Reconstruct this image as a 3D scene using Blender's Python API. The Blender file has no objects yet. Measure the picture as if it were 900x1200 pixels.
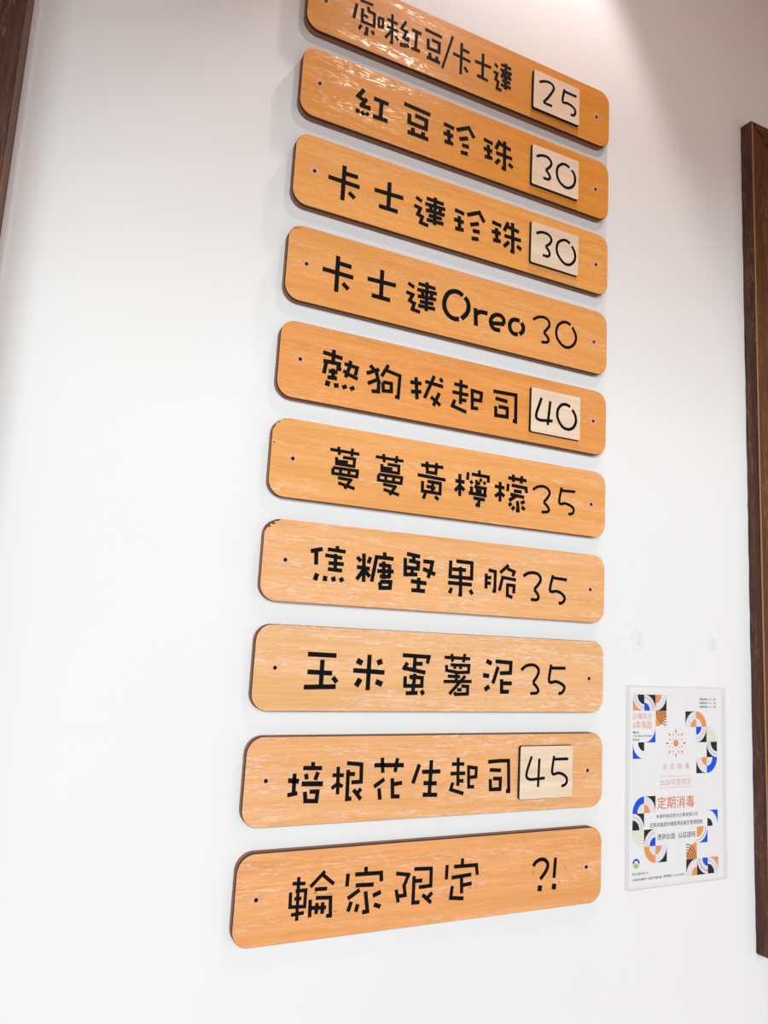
import bpy, bmesh, math, random
from mathutils import Vector, Matrix

# ------------------------------------------------------------------ camera
scene = bpy.context.scene
COL = scene.collection
ROWS = ((0.902653, -0.426696, 0.056104),
        (0.115307, 0.114183, -0.986745),
        (0.414634, 0.897158, 0.152269))
cam_data = bpy.data.cameras.new('camera')
cam_data.sensor_fit = 'HORIZONTAL'
cam_data.sensor_width = 36.0
cam_data.lens = 36.0 * 864.0 / 900.0
cam_data.clip_start = 0.01
cam = bpy.data.objects.new('camera', cam_data)
COL.objects.link(cam)
r0, r1, r2 = (Vector(r) for r in ROWS)
m = Matrix((r0, -r1, -r2)).transposed().to_4x4()
m.translation = Vector((-0.20613, -0.74746, 1.51234))
cam.matrix_world = m
scene.camera = cam

# ------------------------------------------------------------------ world, exposure
scene.view_settings.view_transform = 'Standard'
scene.view_settings.look = 'None'
scene.view_settings.gamma = 1.0
scene.view_settings.use_curve_mapping = False
scene.view_settings.exposure = -0.10
world = bpy.data.worlds.new('daylight')
scene.world = world
world.use_nodes = True
bg = world.node_tree.nodes['Background']
bg.inputs['Color'].default_value = (1.0, 0.88, 0.85, 1)
bg.inputs['Strength'].default_value = 1.02

CEIL = 2.84
def area(name, loc, size, power, color, target, shape='DISK', size_y=None, spread=180):
    d = bpy.data.lights.new(name, 'AREA')
    d.shape = shape
    d.size = size
    if size_y: d.size_y = size_y
    d.energy = power
    d.color = color
    d.spread = math.radians(spread)
    o = bpy.data.objects.new(name, d)
    COL.objects.link(o)
    o.location = loc
    o.rotation_euler = (Vector(target) - Vector(loc)).to_track_quat('-Z', 'Y').to_euler()
    return o
def spot(name, loc, power, color, target, half_angle, blend, radius=0.02):
    d = bpy.data.lights.new(name, 'SPOT')
    d.energy = power; d.color = color
    d.spot_size = math.radians(2 * half_angle); d.spot_blend = blend
    d.shadow_soft_size = radius
    o = bpy.data.objects.new(name, d)
    COL.objects.link(o)
    o.location = loc
    o.rotation_euler = (Vector(target) - Vector(loc)).to_track_quat('-Z', 'Y').to_euler()
    return o
# downlight close to the wall above the boards, a small round ceiling lamp in front of it,
# and the bright street daylight that comes in under the added cutoff board
spot('wall_washer', (0.36, -0.150, 2.80), 16.5, (1.0, 0.90, 0.88), (0.08, -0.15, 0.0), 34, 0.40)
area('ceiling_lamp', (0.39, -0.70, CEIL - 0.01), 0.12, 3.6, (1.0, 0.90, 0.84), (0.39, -0.70, 0.0))
area('street_daylight', (-1.25, -4.0, 2.25), 3.0, 160.0, (0.73, 0.91, 0.97), (0.2, 0.0, 1.7), 'RECTANGLE', 0.9)

# ------------------------------------------------------------------ helpers
def tag(o, label=None, cat=None, group=None, kind=None):
    if label: o['label'] = label
    if cat: o['category'] = cat
    if group: o['group'] = group
    if kind: o['kind'] = kind
    return o

def empty(name, loc):
    o = bpy.data.objects.new(name, None)
    o.empty_display_size = 0.02
    COL.objects.link(o)
    o.location = loc
    return o

def mesh_obj(name, bm, mats, parent=None, loc=(0, 0, 0), smooth=False):
    me = bpy.data.meshes.new(name)
    bmesh.ops.recalc_face_normals(bm, faces=bm.faces[:])
    bm.to_mesh(me)
    bm.free()
    for mt in (mats if isinstance(mats, (list, tuple)) else [mats]):
        me.materials.append(mt)
    if smooth:
        for p in me.polygons: p.use_smooth = True
    o = bpy.data.objects.new(name, me)
    COL.objects.link(o)
    o.location = loc
    if parent: o.parent = parent
    return o

def add_box(bm, x0, x1, y0, y1, z0, z1, mi=0, bevel=0.0):
    r = bmesh.ops.create_cube(bm, size=1.0)
    for v in r['verts']:
        v.co = Vector((x0 + (v.co.x + .5) * (x1 - x0), y0 + (v.co.y + .5) * (y1 - y0), z0 + (v.co.z + .5) * (z1 - z0)))
    fs = {f for v in r['verts'] for f in v.link_faces}
    for f in fs: f.material_index = mi
    if bevel:
        es = list({e for f in fs for e in f.edges})
        bmesh.ops.bevel(bm, geom=es, offset=bevel, segments=2, affect='EDGES', profile=0.6)

def rounded(w, h, r, n=8):
    """outline of a rounded rectangle, counter-clockwise in (x, z)"""
    pts = []
    for cx, cz, a0 in ((w - r, r, -90), (w - r, h - r, 0), (r, h - r, 90), (r, r, 180)):
        for k in range(n + 1):
            a = math.radians(a0 + 90 * k / n)
            pts.append((cx + r * math.cos(a), cz + r * math.sin(a)))
    return pts

def inset_poly(pts, d):
    n = len(pts); out = []
    for i in range(n):
        a, b, c = Vector(pts[i - 1]), Vector(pts[i]), Vector(pts[(i + 1) % n])
        t = (c - a)
        if t.length < 1e-9: t = c - b
        t.normalize()
        nrm = Vector((-t.y, t.x))
        out.append((b.x + nrm.x * d, b.y + nrm.y * d))
    return out

def slab(bm, pts, rings, side=1, face=0):
    """rings: list of (y, inset, material of the band that follows); caps both ends"""
    loops = []
    for y, ins, mi in rings:
        q = inset_poly(pts, ins) if ins else pts
        loops.append([bm.verts.new((x, y, z)) for x, z in q])
    n = len(pts)
    for k in range(len(loops) - 1):
        for i in range(n):
            f = bm.faces.new((loops[k][i], loops[k][(i + 1) % n], loops[k + 1][(i + 1) % n], loops[k + 1][i]))
            f.material_index = rings[k][2]
    f = bm.faces.new(loops[0]); f.material_index = side
    f = bm.faces.new(list(reversed(loops[-1]))); f.material_index = face

def catmull(pts, n=6):
    if len(pts) < 3: return [Vector(p) for p in pts]
    P = [Vector(p) for p in pts]
    P = [P[0] * 2 - P[1]] + P + [P[-1] * 2 - P[-2]]
    out = []
    for i in range(1, len(P) - 2):
        a, b, c, d = P[i - 1:i + 3]
        for k in range(n):
            t = k / n
            out.append(0.5 * ((2 * b) + (c - a) * t + (2 * a - 5 * b + 4 * c - d) * t * t + (3 * b - a - 3 * c + d) * t ** 3))
    out.append(P[-2])
    return out

def prism(bm, ring, y0, y1, mi=0):
    a = [bm.verts.new((x, y0, z)) for x, z in ring]
    b = [bm.verts.new((x, y1, z)) for x, z in ring]
    n = len(ring)
    fs = [bm.faces.new(b)]
    for i in range(n):
        fs.append(bm.faces.new((a[i], a[(i + 1) % n], b[(i + 1) % n], b[i])))
    for f in fs: f.material_index = mi

def stroke_square(bm, pts, w, y0, y1):
    """chisel strokes: square ends, one bar per segment"""
    P = [Vector(p) for p in pts]
    for i in range(len(P) - 1):
        a, b = P[i], P[i + 1]
        t = b - a
        if t.length < 1e-7: continue
        t.normalize()
        if i > 0: a = a - t * w * 0.48
        if i < len(P) - 2: b = b + t * w * 0.48
        nn = Vector((-t.y, t.x)) * w * 0.5
        y1 -= 0.000012
        prism(bm, [tuple(a - nn), tuple(b - nn), tuple(b + nn), tuple(a + nn)], y0, y1)

def stroke_round(bm, pts, w, y0, y1):
    P = catmull(pts)
    Lf, Rt = [], []
    for i, p in enumerate(P):
        t = (P[min(i + 1, len(P) - 1)] - P[max(i - 1, 0)]).normalized()
        nn = Vector((-t.y, t.x)) * w * 0.5
        Lf.append(p + nn); Rt.append(p - nn)
    n = len(P)
    def strip(y):
        return [bm.verts.new((v.x, y, v.y)) for v in Lf], [bm.verts.new((v.x, y, v.y)) for v in Rt]
    la, ra = strip(y0); lb, rb = strip(y1)
    for i in range(n - 1):
        bm.faces.new((lb[i], lb[i + 1], rb[i + 1], rb[i]))
        bm.faces.new((la[i], la[i + 1], lb[i + 1], lb[i]))
        bm.faces.new((ra[i], ra[i + 1], rb[i + 1], rb[i]))
    for e in ():
        prism(bm, [(e.x + w * .5 * math.cos(k * math.pi / 6), e.y + w * .5 * math.sin(k * math.pi / 6)) for k in range(12)], y0, y1 - 0.000008)

# ------------------------------------------------------------------ materials
def new_mat(name):
    mt = bpy.data.materials.new(name)
    mt.use_nodes = True
    return mt, mt.node_tree.nodes, mt.node_tree.links, mt.node_tree.nodes['Principled BSDF']

def plain(name, col, rough=0.6, spec=0.5, metal=0.0):
    mt, N, L, B = new_mat(name)
    B.inputs['Base Color'].default_value = (*col, 1)
    B.inputs['Roughness'].default_value = rough
    B.inputs['Specular IOR Level'].default_value = spec
    B.inputs['Metallic'].default_value = metal
    return mt

def math_node(N, L, op, a, b=None, c=None, clamp=False):
    n = N.new('ShaderNodeMath'); n.operation = op; n.use_clamp = clamp
    for i, v in enumerate((a, b, c)):
        if v is None: continue
        if isinstance(v, (int, float)): n.inputs[i].default_value = v
        else: L.new(v, n.inputs[i])
    return n.outputs[0]

def mix_col(N, L, fac, a, b, mode='MIX'):
    n = N.new('ShaderNodeMix'); n.data_type = 'RGBA'; n.blend_type = mode
    for s, v in ((n.inputs[0], fac), (n.inputs[6], a), (n.inputs[7], b)):
        if isinstance(v, (int, float)): s.default_value = v
        elif isinstance(v, tuple): s.default_value = (*v, 1)
        else: L.new(v, s)
    return n.outputs[2]

def stretched_noise(N, L, vec, w, scale, detail=4, rough=0.6, dist=0.0):
    mp = N.new('ShaderNodeVectorMath'); mp.operation = 'MULTIPLY'
    L.new(vec, mp.inputs[0]); mp.inputs[1].default_value = scale
    n = N.new('ShaderNodeTexNoise'); n.noise_dimensions = '4D'
    L.new(mp.outputs[0], n.inputs['Vector'])
    if w is not None: L.new(w, n.inputs['W'])
    n.inputs['Scale'].default_value = 1.0
    n.inputs['Detail'].default_value = detail
    n.inputs['Roughness'].default_value = rough
    n.inputs['Distortion'].default_value = dist
    return n.outputs['Fac']

def ramp(N, L, fac, lo, hi):
    n = N.new('ShaderNodeMapRange'); n.clamp = True
    L.new(fac, n.inputs[0]); n.inputs[1].default_value = lo; n.inputs[2].default_value = hi
    return n.outputs[0]

def wood(name, dark, light, pale, pale_amount, along='x', rough=(0.3, 0.5), bump=0.25, grain=1.0, spec=0.5, dist=0.0003, pores=0.35, gloss=0.0):
    mt, N, L, B = new_mat(name)
    tc = N.new('ShaderNodeTexCoord'); oi = N.new('ShaderNodeObjectInfo')
    sep = N.new('ShaderNodeSeparateXYZ'); L.new(oi.outputs['Location'], sep.inputs[0])
    w = math_node(N, L, 'MULTIPLY_ADD', sep.outputs[2], 37.0, math_node(N, L, 'MULTIPLY', sep.outputs[0], 11.0))
    def sc(a, c): return (a, c, c) if along == 'x' else (c, c, a)
    v = tc.outputs['Object']
    base = stretched_noise(N, L, v, w, sc(5 * grain, 95 * grain), 4, 0.62, 0.4)
    fine = stretched_noise(N, L, v, w, sc(26 * grain, 620 * grain), 3, 0.6)
    patch = stretched_noise(N, L, v, w, sc(7 * grain, 75 * grain), 3, 0.55, 0.4)
    speck = stretched_noise(N, L, v, w, sc(150 * grain, 700 * grain), 2, 0.6)
    col = mix_col(N, L, ramp(N, L, base, 0.3, 0.72), dark, light)
    col = mix_col(N, L, math_node(N, L, 'MULTIPLY', ramp(N, L, fine, 0.42, 0.75), pores), col, tuple(c * (0.72 if pores < 0.5 else 0.3) for c in dark))
    streak = math_node(N, L, 'MULTIPLY', ramp(N, L, stretched_noise(N, L, v, w, sc(85 * grain, 640 * grain), 3, 0.7, 0.7), 0.52, 0.575), ramp(N, L, patch, 0.46, 0.58))
    streak2 = math_node(N, L, 'MULTIPLY', streak, ramp(N, L, speck, 0.3, 0.6))
    col = mix_col(N, L, math_node(N, L, 'MULTIPLY', streak2, pale_amount), col, pale)
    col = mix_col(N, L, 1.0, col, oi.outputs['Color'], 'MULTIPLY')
    L.new(col, B.inputs['Base Color'])
    L.new(math_node(N, L, 'MULTIPLY_ADD', streak, gloss, spec), B.inputs['Specular IOR Level'])
    mr = N.new('ShaderNodeMapRange'); L.new(streak, mr.inputs[0])      # the raised lacquer streaks are glossy, the rest is dull
    mr.inputs[3].default_value = rough[1]; mr.inputs[4].default_value = rough[0]
    L.new(mr.outputs[0], B.inputs['Roughness'])
    crackle = stretched_noise(N, L, v, w, sc(420 * grain, 900 * grain), 3, 0.6)
    h = math_node(N, L, 'ADD', math_node(N, L, 'MULTIPLY', fine, 0.12), math_node(N, L, 'MULTIPLY', streak, math_node(N, L, 'SUBTRACT', crackle, 0.5)))
    bp = N.new('ShaderNodeBump'); bp.inputs['Strength'].default_value = bump; bp.inputs['Distance'].default_value = dist
    L.new(h, bp.inputs['Height']); L.new(bp.outputs[0], B.inputs['Normal'])
    return mt

M = {}
M['board'] = wood('lacquered orange wood', (0.78, 0.32, 0.075), (0.92, 0.42, 0.13), (1.0, 0.70, 0.42), 0.52, 'x', (0.10, 0.50), 1.0, 1.0, 0.25, 0.00013, 0.40, 0.75)
M['tile'] = wood('pale wood', (0.78, 0.55, 0.38), (0.92, 0.72, 0.54), (1.0, 0.84, 0.68), 0.25, 'x', (0.45, 0.6), 0.15, 0.8, 0.35)
M['tile_edge'] = plain('scorched tile edge', (0.012, 0.008, 0.007), 0.6, 0.3)
M['ink'] = plain('black lettering', (0.005, 0.005, 0.006), 0.7, 0.08)
M['screw'] = plain('black screw', (0.004, 0.004, 0.004), 0.6, 0.1)
M['dark_wood'] = wood('dark stained wood', (0.040, 0.014, 0.008), (0.13, 0.050, 0.028), (0.26, 0.12, 0.07), 0.6, 'z', (0.4, 0.6), 0.6, 0.7, 0.3, 0.0005, 0.8)
M['mid_wood'] = wood('brown stained wood', (0.085, 0.030, 0.011), (0.22, 0.088, 0.034), (0.42, 0.20, 0.09), 0.6, 'z', (0.4, 0.6), 0.5, 0.7, 0.3, 0.0005, 0.8)
M['light_wood'] = plain('pale brown arris', (0.38, 0.18, 0.085), 0.5)  # paler brown for the strip along the stile's front edge

def edge_material():
    mt, N, L, B = new_mat('burnt board edge')
    tc = N.new('ShaderNodeTexCoord')
    sep = N.new('ShaderNodeSeparateXYZ'); L.new(tc.outputs['Object'], sep.inputs[0])
    nz = stretched_noise(N, L, tc.outputs['Object'], None, (60, 60, 60), 3)
    y = math_node(N, L, 'MULTIPLY_ADD', nz, 0.0006, sep.outputs[1])
    cr = N.new('ShaderNodeValToRGB')
    L.new(math_node(N, L, 'MULTIPLY', y, -1.0 / 0.011), cr.inputs[0])
    E = cr.color_ramp; E.interpolation = 'LINEAR'
    E.elements[0].position = 0.0; E.elements[0].color = (*(0.30, 0.13, 0.07), 1)
    E.elements[1].position = 1.0; E.elements[1].color = (*(0.035, 0.012, 0.006), 1)
    for pos, c in ((0.50, (0.30, 0.13, 0.07)), (0.58, (0.42, 0.20, 0.11)), (0.66, (0.035, 0.012, 0.006))):
        e = E.elements.new(pos); e.color = (*c, 1)
    L.new(cr.outputs[0], B.inputs['Base Color'])
    B.inputs['Roughness'].default_value = 0.7
    return mt
M['edge'] = edge_material()

def wall_material():
    mt, N, L, B = new_mat('white painted plaster')
    tc = N.new('ShaderNodeTexCoord'); v = tc.outputs['Object']
    n1 = stretched_noise(N, L, v, None, (2.2, 2.2, 1.6), 2)
    n2 = stretched_noise(N, L, v, None, (70, 70, 18), 4, 0.6)
    n3 = stretched_noise(N, L, v, None, (9, 9, 5), 3)
    B.inputs['Base Color'].default_value = (*(0.86, 0.83, 0.82), 1)
    L.new(mix_col(N, L, ramp(N, L, n1, 0.35, 0.7), (0.86, 0.83, 0.82), tuple(c * k for c, k in zip((0.86, 0.83, 0.82), (0.985, 0.975, 0.965)))), B.inputs['Base Color'])
    B.inputs['Roughness'].default_value = 0.75
    B.inputs['Specular IOR Level'].default_value = 0.25
    h = math_node(N, L, 'ADD', math_node(N, L, 'MULTIPLY', n3, 1.0), math_node(N, L, 'MULTIPLY', n2, 0.12))
    bp = N.new('ShaderNodeBump'); bp.inputs['Strength'].default_value = 0.5; bp.inputs['Distance'].default_value = 0.0022
    L.new(h, bp.inputs['Height']); L.new(bp.outputs[0], B.inputs['Normal'])
    return mt
M['wall'] = wall_material()
M['trim'] = plain('white sealant', (0.86, 0.83, 0.84), 0.5)

def ring_material():
    """soft pale wear around a screw"""
    mt, N, L, B = new_mat('worn lacquer ring')
    tc = N.new('ShaderNodeTexCoord')
    ln = N.new('ShaderNodeVectorMath'); ln.operation = 'LENGTH'; L.new(tc.outputs['Object'], ln.inputs[0])
    nz = stretched_noise(N, L, tc.outputs['Object'], None, (600, 600, 900), 3)
    a = math_node(N, L, 'MULTIPLY', math_node(N, L, 'SUBTRACT', 1.0, ramp(N, L, ln.outputs['Value'], 0.0030, 0.0092)), math_node(N, L, 'MULTIPLY_ADD', nz, 0.5, 0.1))
    B.inputs['Base Color'].default_value = (0.98, 0.62, 0.40, 1)
    B.inputs['Roughness'].default_value = 0.5
    L.new(a, B.inputs['Alpha'])
    return mt
M['ring'] = ring_material()

# ------------------------------------------------------------------ setting
def struct(name, boxes, mt, bevel=0.0, parent=None, label=None):
    bm = bmesh.new()
    for b in boxes: add_box(bm, *b, bevel=bevel)
    o = mesh_obj(name, bm, mt, parent)
    if not parent: tag(o, label, kind='structure')
    return o
XL, XR, YF = -2.2, 2.6, -5.0
struct('wall_back', [(XL, XR, 0, 0.12, 0, CEIL)], M['wall'], label='white painted plaster wall that carries the menu boards')
struct('floor', [(XL, XR, YF, 0.12, -0.08, 0)], plain('grey floor', (0.26, 0.24, 0.23), 0.5))
struct('ceiling', [(XL, XR, -1.4, 0.12, CEIL, CEIL + 0.08)], plain('brown ceiling', (0.46, 0.17, 0.06), 0.7))
struct('daylight_cutoff', [(XL, XR, -1.4 - 0.03, -1.4, 2.10, CEIL)], plain('brown cutoff board', (0.30, 0.20, 0.15), 0.8), label='added board outside the picture that keeps daylight off the upper wall')  # added unseen board, its lower edge cuts the daylight off the upper wall
struct('wall_left', [(XL - 0.1, XL, -1.4, 0.12, 0, CEIL)], plain('white side wall', (0.75, 0.72, 0.70), 0.8))
struct('wall_right', [(XR, XR + 0.1, -1.4, 0.12, 0, CEIL)], plain('brown side wall', (0.48, 0.20, 0.09), 0.8))

# ------------------------------------------------------------------ menu boards
Z0 = 1.2
T = 0.011
BW = 0.45
BOARDS_Z = [[0.99, 1.0759], [0.8806, 0.9664], [0.7706, 0.8572], [0.658, 0.7457], [0.5481, 0.6341], [0.44, 0.5252], [0.3314, 0.4166], [0.2211, 0.3079], [0.1095, 0.1964], [0.0, 0.0859]]
# screw centres and lettering strokes in tenths of a millimetre from each board's lower left corner
SCREWS = [[[221,419],[4269,424]],[[222,435],[4269,415]],[[240,442],[4294,415]],[[229,443],[4277,432]],[[241,442],[4282,443]],[[243,420],[4267,415]],[[246,429],[4271,407]],[[224,431],[4271,408]],[[220,443],[4267,428]],[[214,432],[4266,413]]]
LETTERS = [
[
('c',3.0,[[[645,625],[817,632]],[[606,558],[579,351]],[[757,583],[760,528]],[[751,528],[842,522],[844,355],[687,354],[683,529]],[[706,450],[757,436]],[[681,304],[652,236]],[[755,307],[756,214],[722,204]],[[819,283],[850,244]]]),
('c',2.81,[[[899,506],[906,382],[957,389],[957,503],[899,500]],[[1076,624],[1090,236],[1061,236]],[[1011,530],[1154,521]],[[1011,428],[1166,427]],[[1079,397],[1001,272]],[[1132,341],[1175,305]]]),
('c',3.12,[[[1266,606],[1208,485],[1281,458]],[[1289,494],[1243,369],[1303,358],[1308,404]],[[1215,298],[1221,239]],[[1258,299],[1266,248]],[[1290,308],[1316,267]],[[1354,533],[1482,525]],[[1418,524],[1411,276]],[[1355,279],[1477,280]]]),
('c',3.46,[[[1532,616],[1774,604]],[[1583,504],[1586,376],[1742,379],[1742,506],[1633,510]],[[1613,321],[1624,256]],[[1718,308],[1714,244]],[[1575,246],[1765,238]]]),
('c',2.7,[[[1930,687],[1798,181]]]),
('c',3.29,[[[2064,649],[2066,204]],[[2073,562],[2180,556]],[[1943,449],[2203,436]],[[2117,329],[2165,271]]]),
('c',3.36,[[[2387,632],[2391,270]],[[2267,475],[2516,480]],[[2309,287],[2475,272]]]),
('c',3.43,[[[2569,561],[2618,524]],[[2555,439],[2611,436],[2591,343],[2630,324],[2615,219],[2689,217]],[[2743,631],[2747,253]],[[2667,589],[2825,580]],[[2660,513],[2839,513]],[[2700,498],[2714,441]],[[2800,503],[2791,444]],[[2666,427],[2833,433]],[[2690,366],[2817,368]],[[2675,296],[2830,303]]]),
('d',2.68,[[[3256,539],[3336,581],[3414,595],[3470,581],[3495,541],[3473,475],[3405,364],[3332,269]],[[3332,269],[3392,260],[3474,263]]]),
('d',2.74,[[[3675,595],[3646,400],[3723,401],[3805,389],[3858,351],[3864,296],[3832,258],[3787,253]],[[3684,561],[3883,559]]]),
],
[
('c',4.16,[[[772,572],[702,460],[777,431]],[[811,466],[752,359],[843,354],[839,386]],[[705,297],[709,244]],[[757,284],[787,243]],[[816,287],[842,257]],[[904,508],[1098,501]],[[1004,503],[1003,267]],[[904,274],[1096,277]]]),
('c',4.36,[[[1302,591],[1667,573]],[[1382,487],[1383,370],[1614,363],[1616,479],[1457,492]],[[1433,315],[1448,244]],[[1578,309],[1578,250]],[[1368,240],[1656,237]]]),
('c',4.23,[[[1858,526],[2009,513]],[[1860,403],[2001,402]],[[1926,469],[1951,303]],[[1879,296],[2006,299]]]),
('c',4.29,[[[2044,509],[2220,600],[2303,486]],[[2092,399],[2216,453]],[[2132,331],[2234,338]],[[2119,229],[2221,238]]]),
('c',4.12,[[[2446,526],[2585,508]],[[2517,470],[2533,300]],[[2449,400],[2581,399]],[[2470,294],[2586,302]]]),
('c',4.18,[[[2690,590],[2632,451]],[[2677,550],[2862,514]],[[2639,402],[2888,398]],[[2763,604],[2774,219],[2730,221]],[[2697,325],[2636,253]],[[2835,312],[2900,275]]]),
('d',2.76,[[[3242,535],[3313,573],[3398,586],[3458,561],[3484,515],[3460,456],[3397,393]],[[3397,393],[3443,350],[3468,303],[3438,269],[3358,264]]]),
('d',2.81,[[[3785,554],[3721,577],[3657,564],[3595,504],[3577,429],[3591,351],[3640,284],[3720,248],[3799,264],[3859,321],[3883,405],[3867,484],[3821,531]]]),
],
[
('c',4.22,[[[595,626],[594,195]],[[612,534],[768,536]],[[407,428],[796,419]],[[668,317],[743,265]]]),
('c',4.38,[[[1172,607],[1175,259]],[[984,453],[1362,461]],[[1052,269],[1299,268]]]),
('c',3.8,[[[1532,532],[1612,499]],[[1510,418],[1595,405],[1565,318],[1628,304],[1607,224],[1714,213]],[[1793,607],[1798,246]],[[1673,561],[1912,553]],[[1657,486],[1938,492]],[[1728,476],[1743,428]],[[1875,487],[1861,427]],[[1671,406],[1932,416]],[[1711,346],[1895,355]],[[1688,287],[1922,296]]]),
('c',4.17,[[[2069,534],[2208,516]],[[2064,405],[2206,403]],[[2137,470],[2150,286]],[[2086,291],[2209,301]]]),
('c',4.24,[[[2249,518],[2423,602],[2502,492]],[[2300,402],[2423,452]],[[2339,334],[2441,342]],[[2325,228],[2427,242]]]),
('c',4.33,[[[2618,536],[2756,519]],[[2686,472],[2698,295]],[[2615,408],[2753,412]],[[2640,298],[2757,309]]]),
('c',4.12,[[[2859,601],[2802,465]],[[2840,540],[3029,517]],[[2808,404],[3063,406]],[[2926,613],[2943,222],[2905,228]],[[2880,338],[2805,255]],[[3004,317],[3071,282]]]),
('d',2.69,[[[3272,554],[3345,589],[3428,596],[3490,571],[3513,524],[3490,471],[3426,413]],[[3426,413],[3470,370],[3491,322],[3460,283],[3381,281]]]),
('d',2.75,[[[3817,565],[3754,590],[3684,573],[3623,522],[3601,443],[3619,361],[3675,296],[3746,256],[3824,268],[3885,327],[3908,401],[3890,477],[3849,536]]]),
],
[
('c',4.21,[[[593,637],[597,208]],[[613,554],[762,548]],[[419,438],[792,427]],[[669,329],[742,274]]]),
('c',4.25,[[[1145,616],[1149,276]],[[968,464],[1330,472]],[[1031,278],[1267,274]]]),
('c',3.68,[[[1488,546],[1571,510]],[[1469,430],[1555,416],[1518,333],[1582,313],[1558,234],[1663,222]],[[1737,618],[1742,255]],[[1622,574],[1854,565]],[[1610,496],[1877,507]],[[1677,486],[1692,438]],[[1811,493],[1798,441]],[[1622,416],[1870,430]],[[1653,355],[1837,368]],[[1633,299],[1861,308]]]),
('s',4.31,[[[2237,575],[2179,601],[2112,600],[2047,568],[2004,508],[1982,424],[1996,343],[2045,282],[2116,253],[2198,263]],[[2264,560],[2309,511],[2324,435],[2298,355],[2229,275]]]),
('s',4.15,[[[2423,459],[2439,234]],[[2432,393],[2500,428],[2600,431]]]),
('s',3.95,[[[2663,322],[2754,336],[2850,349]],[[2847,351],[2833,421],[2778,451],[2715,440],[2661,392],[2649,328],[2677,272],[2729,251],[2792,259]]]),
('s',4.03,[[[3079,445],[3021,450],[2964,429],[2933,375],[2940,308],[2987,262],[3059,262]],[[3106,428],[3136,385],[3131,320],[3082,271]]]),
('s',2.77,[[[3285,515],[3347,558],[3414,580],[3482,581],[3533,547],[3542,491],[3508,438],[3457,379]],[[3457,379],[3511,336],[3535,296],[3510,259],[3421,244]]]),
('s',2.84,[[[3885,578],[3826,600],[3756,589],[3685,531],[3655,446],[3670,359],[3725,294],[3795,260],[3864,266],[3933,313],[3974,388],[3969,465],[3914,558]]]),
],
[
('c',3.75,[[[495,577],[729,551]],[[621,630],[619,484]],[[505,480],[716,480]],[[539,464],[521,338]],[[688,479],[684,423],[722,423]],[[574,376],[680,378]],[[628,414],[631,308]],[[566,304],[678,310]]]),
('c',3.58,[[[828,546],[818,473],[778,341]],[[755,497],[910,480],[893,388]],[[746,414],[819,382],[926,353]]]),
('c',4.64,[[[578,264],[567,203]],[[672,254],[679,203]],[[763,252],[785,211]],[[853,252],[879,213]]]),
('c',3.66,[[[1067,543],[1149,473],[1185,368],[1186,256],[1102,247]],[[1029,441],[1182,518]],[[1050,327],[1163,392]]]),
('c',3.48,[[[1294,593],[1214,441]],[[1259,527],[1446,493],[1437,234],[1397,238]],[[1236,378],[1342,382],[1348,287],[1247,277],[1236,376]]]),
('c',3.81,[[[1655,520],[1682,257]],[[1583,448],[1731,456]],[[1600,335],[1734,358]]]),
('c',3.64,[[[1896,584],[1778,291]],[[1777,493],[2019,473]],[[1974,570],[2007,527]],[[1973,388],[1900,219]],[[1861,321],[1994,239]]]),
('c',3.6,[[[2261,608],[2265,306]],[[2168,540],[2359,536]],[[2149,437],[2371,437]],[[2275,360],[2348,363]],[[2188,346],[2155,265],[2352,221]]]),
('c',3.66,[[[2420,518],[2433,288],[2516,294]],[[2400,506],[2554,496],[2548,398],[2443,394]]]),
('c',3.89,[[[2724,555],[3057,566],[3063,225],[3021,233]],[[2757,471],[2937,459]],[[2764,372],[2771,257],[2936,264],[2935,374],[2806,375]]]),
('d',2.81,[[[3417,588],[3380,479],[3346,378],[3348,318],[3401,297],[3506,307],[3597,317]],[[3554,568],[3522,251]]]),
('d',2.88,[[[3871,554],[3795,571],[3729,549],[3678,485],[3670,394],[3705,318],[3769,260],[3852,250],[3924,286],[3964,362],[3957,444],[3905,521]]]),
],
[
('c',2.93,[[[657,585],[1002,581]],[[752,627],[768,537]],[[918,633],[913,542]],[[736,510],[742,436],[946,434],[950,518],[810,518]],[[756,466],[873,473]],[[703,389],[992,390],[989,324],[705,325],[703,384]],[[792,392],[794,321]],[[894,392],[893,321]],[[767,284],[918,277],[853,173]],[[774,228],[970,188]]]),
('c',2.94,[[[1202,585],[1551,582]],[[1297,630],[1310,534]],[[1466,630],[1455,545]],[[1282,511],[1285,437],[1496,434],[1496,517],[1353,519]],[[1290,471],[1418,473]],[[1248,391],[1539,389],[1533,323],[1250,324],[1249,387]],[[1341,397],[1340,321]],[[1438,393],[1437,318]],[[1311,285],[1463,275],[1398,174]],[[1321,228],[1515,187]]]),
('c',3.3,[[[1778,573],[2072,584]],[[1853,624],[1863,502],[1975,500],[1981,626]],[[1740,453],[2110,440]],[[1807,389],[1809,273],[2042,269],[2041,390],[1870,394]],[[1941,397],[1939,271]],[[1861,335],[1977,323]],[[1853,263],[1828,185]],[[1976,229],[2026,198]]]),
('c',3.63,[[[2298,541],[2308,276]],[[2240,451],[2368,450]],[[2240,332],[2302,400],[2368,352]]]),
('c',3.33,[[[2411,577],[2405,482]],[[2564,622],[2569,563]],[[2461,561],[2697,556],[2695,487]],[[2447,479],[2475,443]],[[2528,499],[2535,456],[2584,465]],[[2570,510],[2608,498]],[[2625,485],[2660,466]],[[2462,412],[2467,338]],[[2428,330],[2678,323]],[[2503,414],[2657,409],[2650,327]],[[2543,400],[2545,363],[2598,370]],[[2581,384],[2590,337]],[[2496,277],[2654,272]],[[2575,266],[2569,195],[2529,201]]]),
('c',3.53,[[[2866,521],[2871,278]],[[2790,459],[2932,454]],[[2798,335],[2868,390],[2934,352]],[[2983,514],[2976,419]]]),
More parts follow.
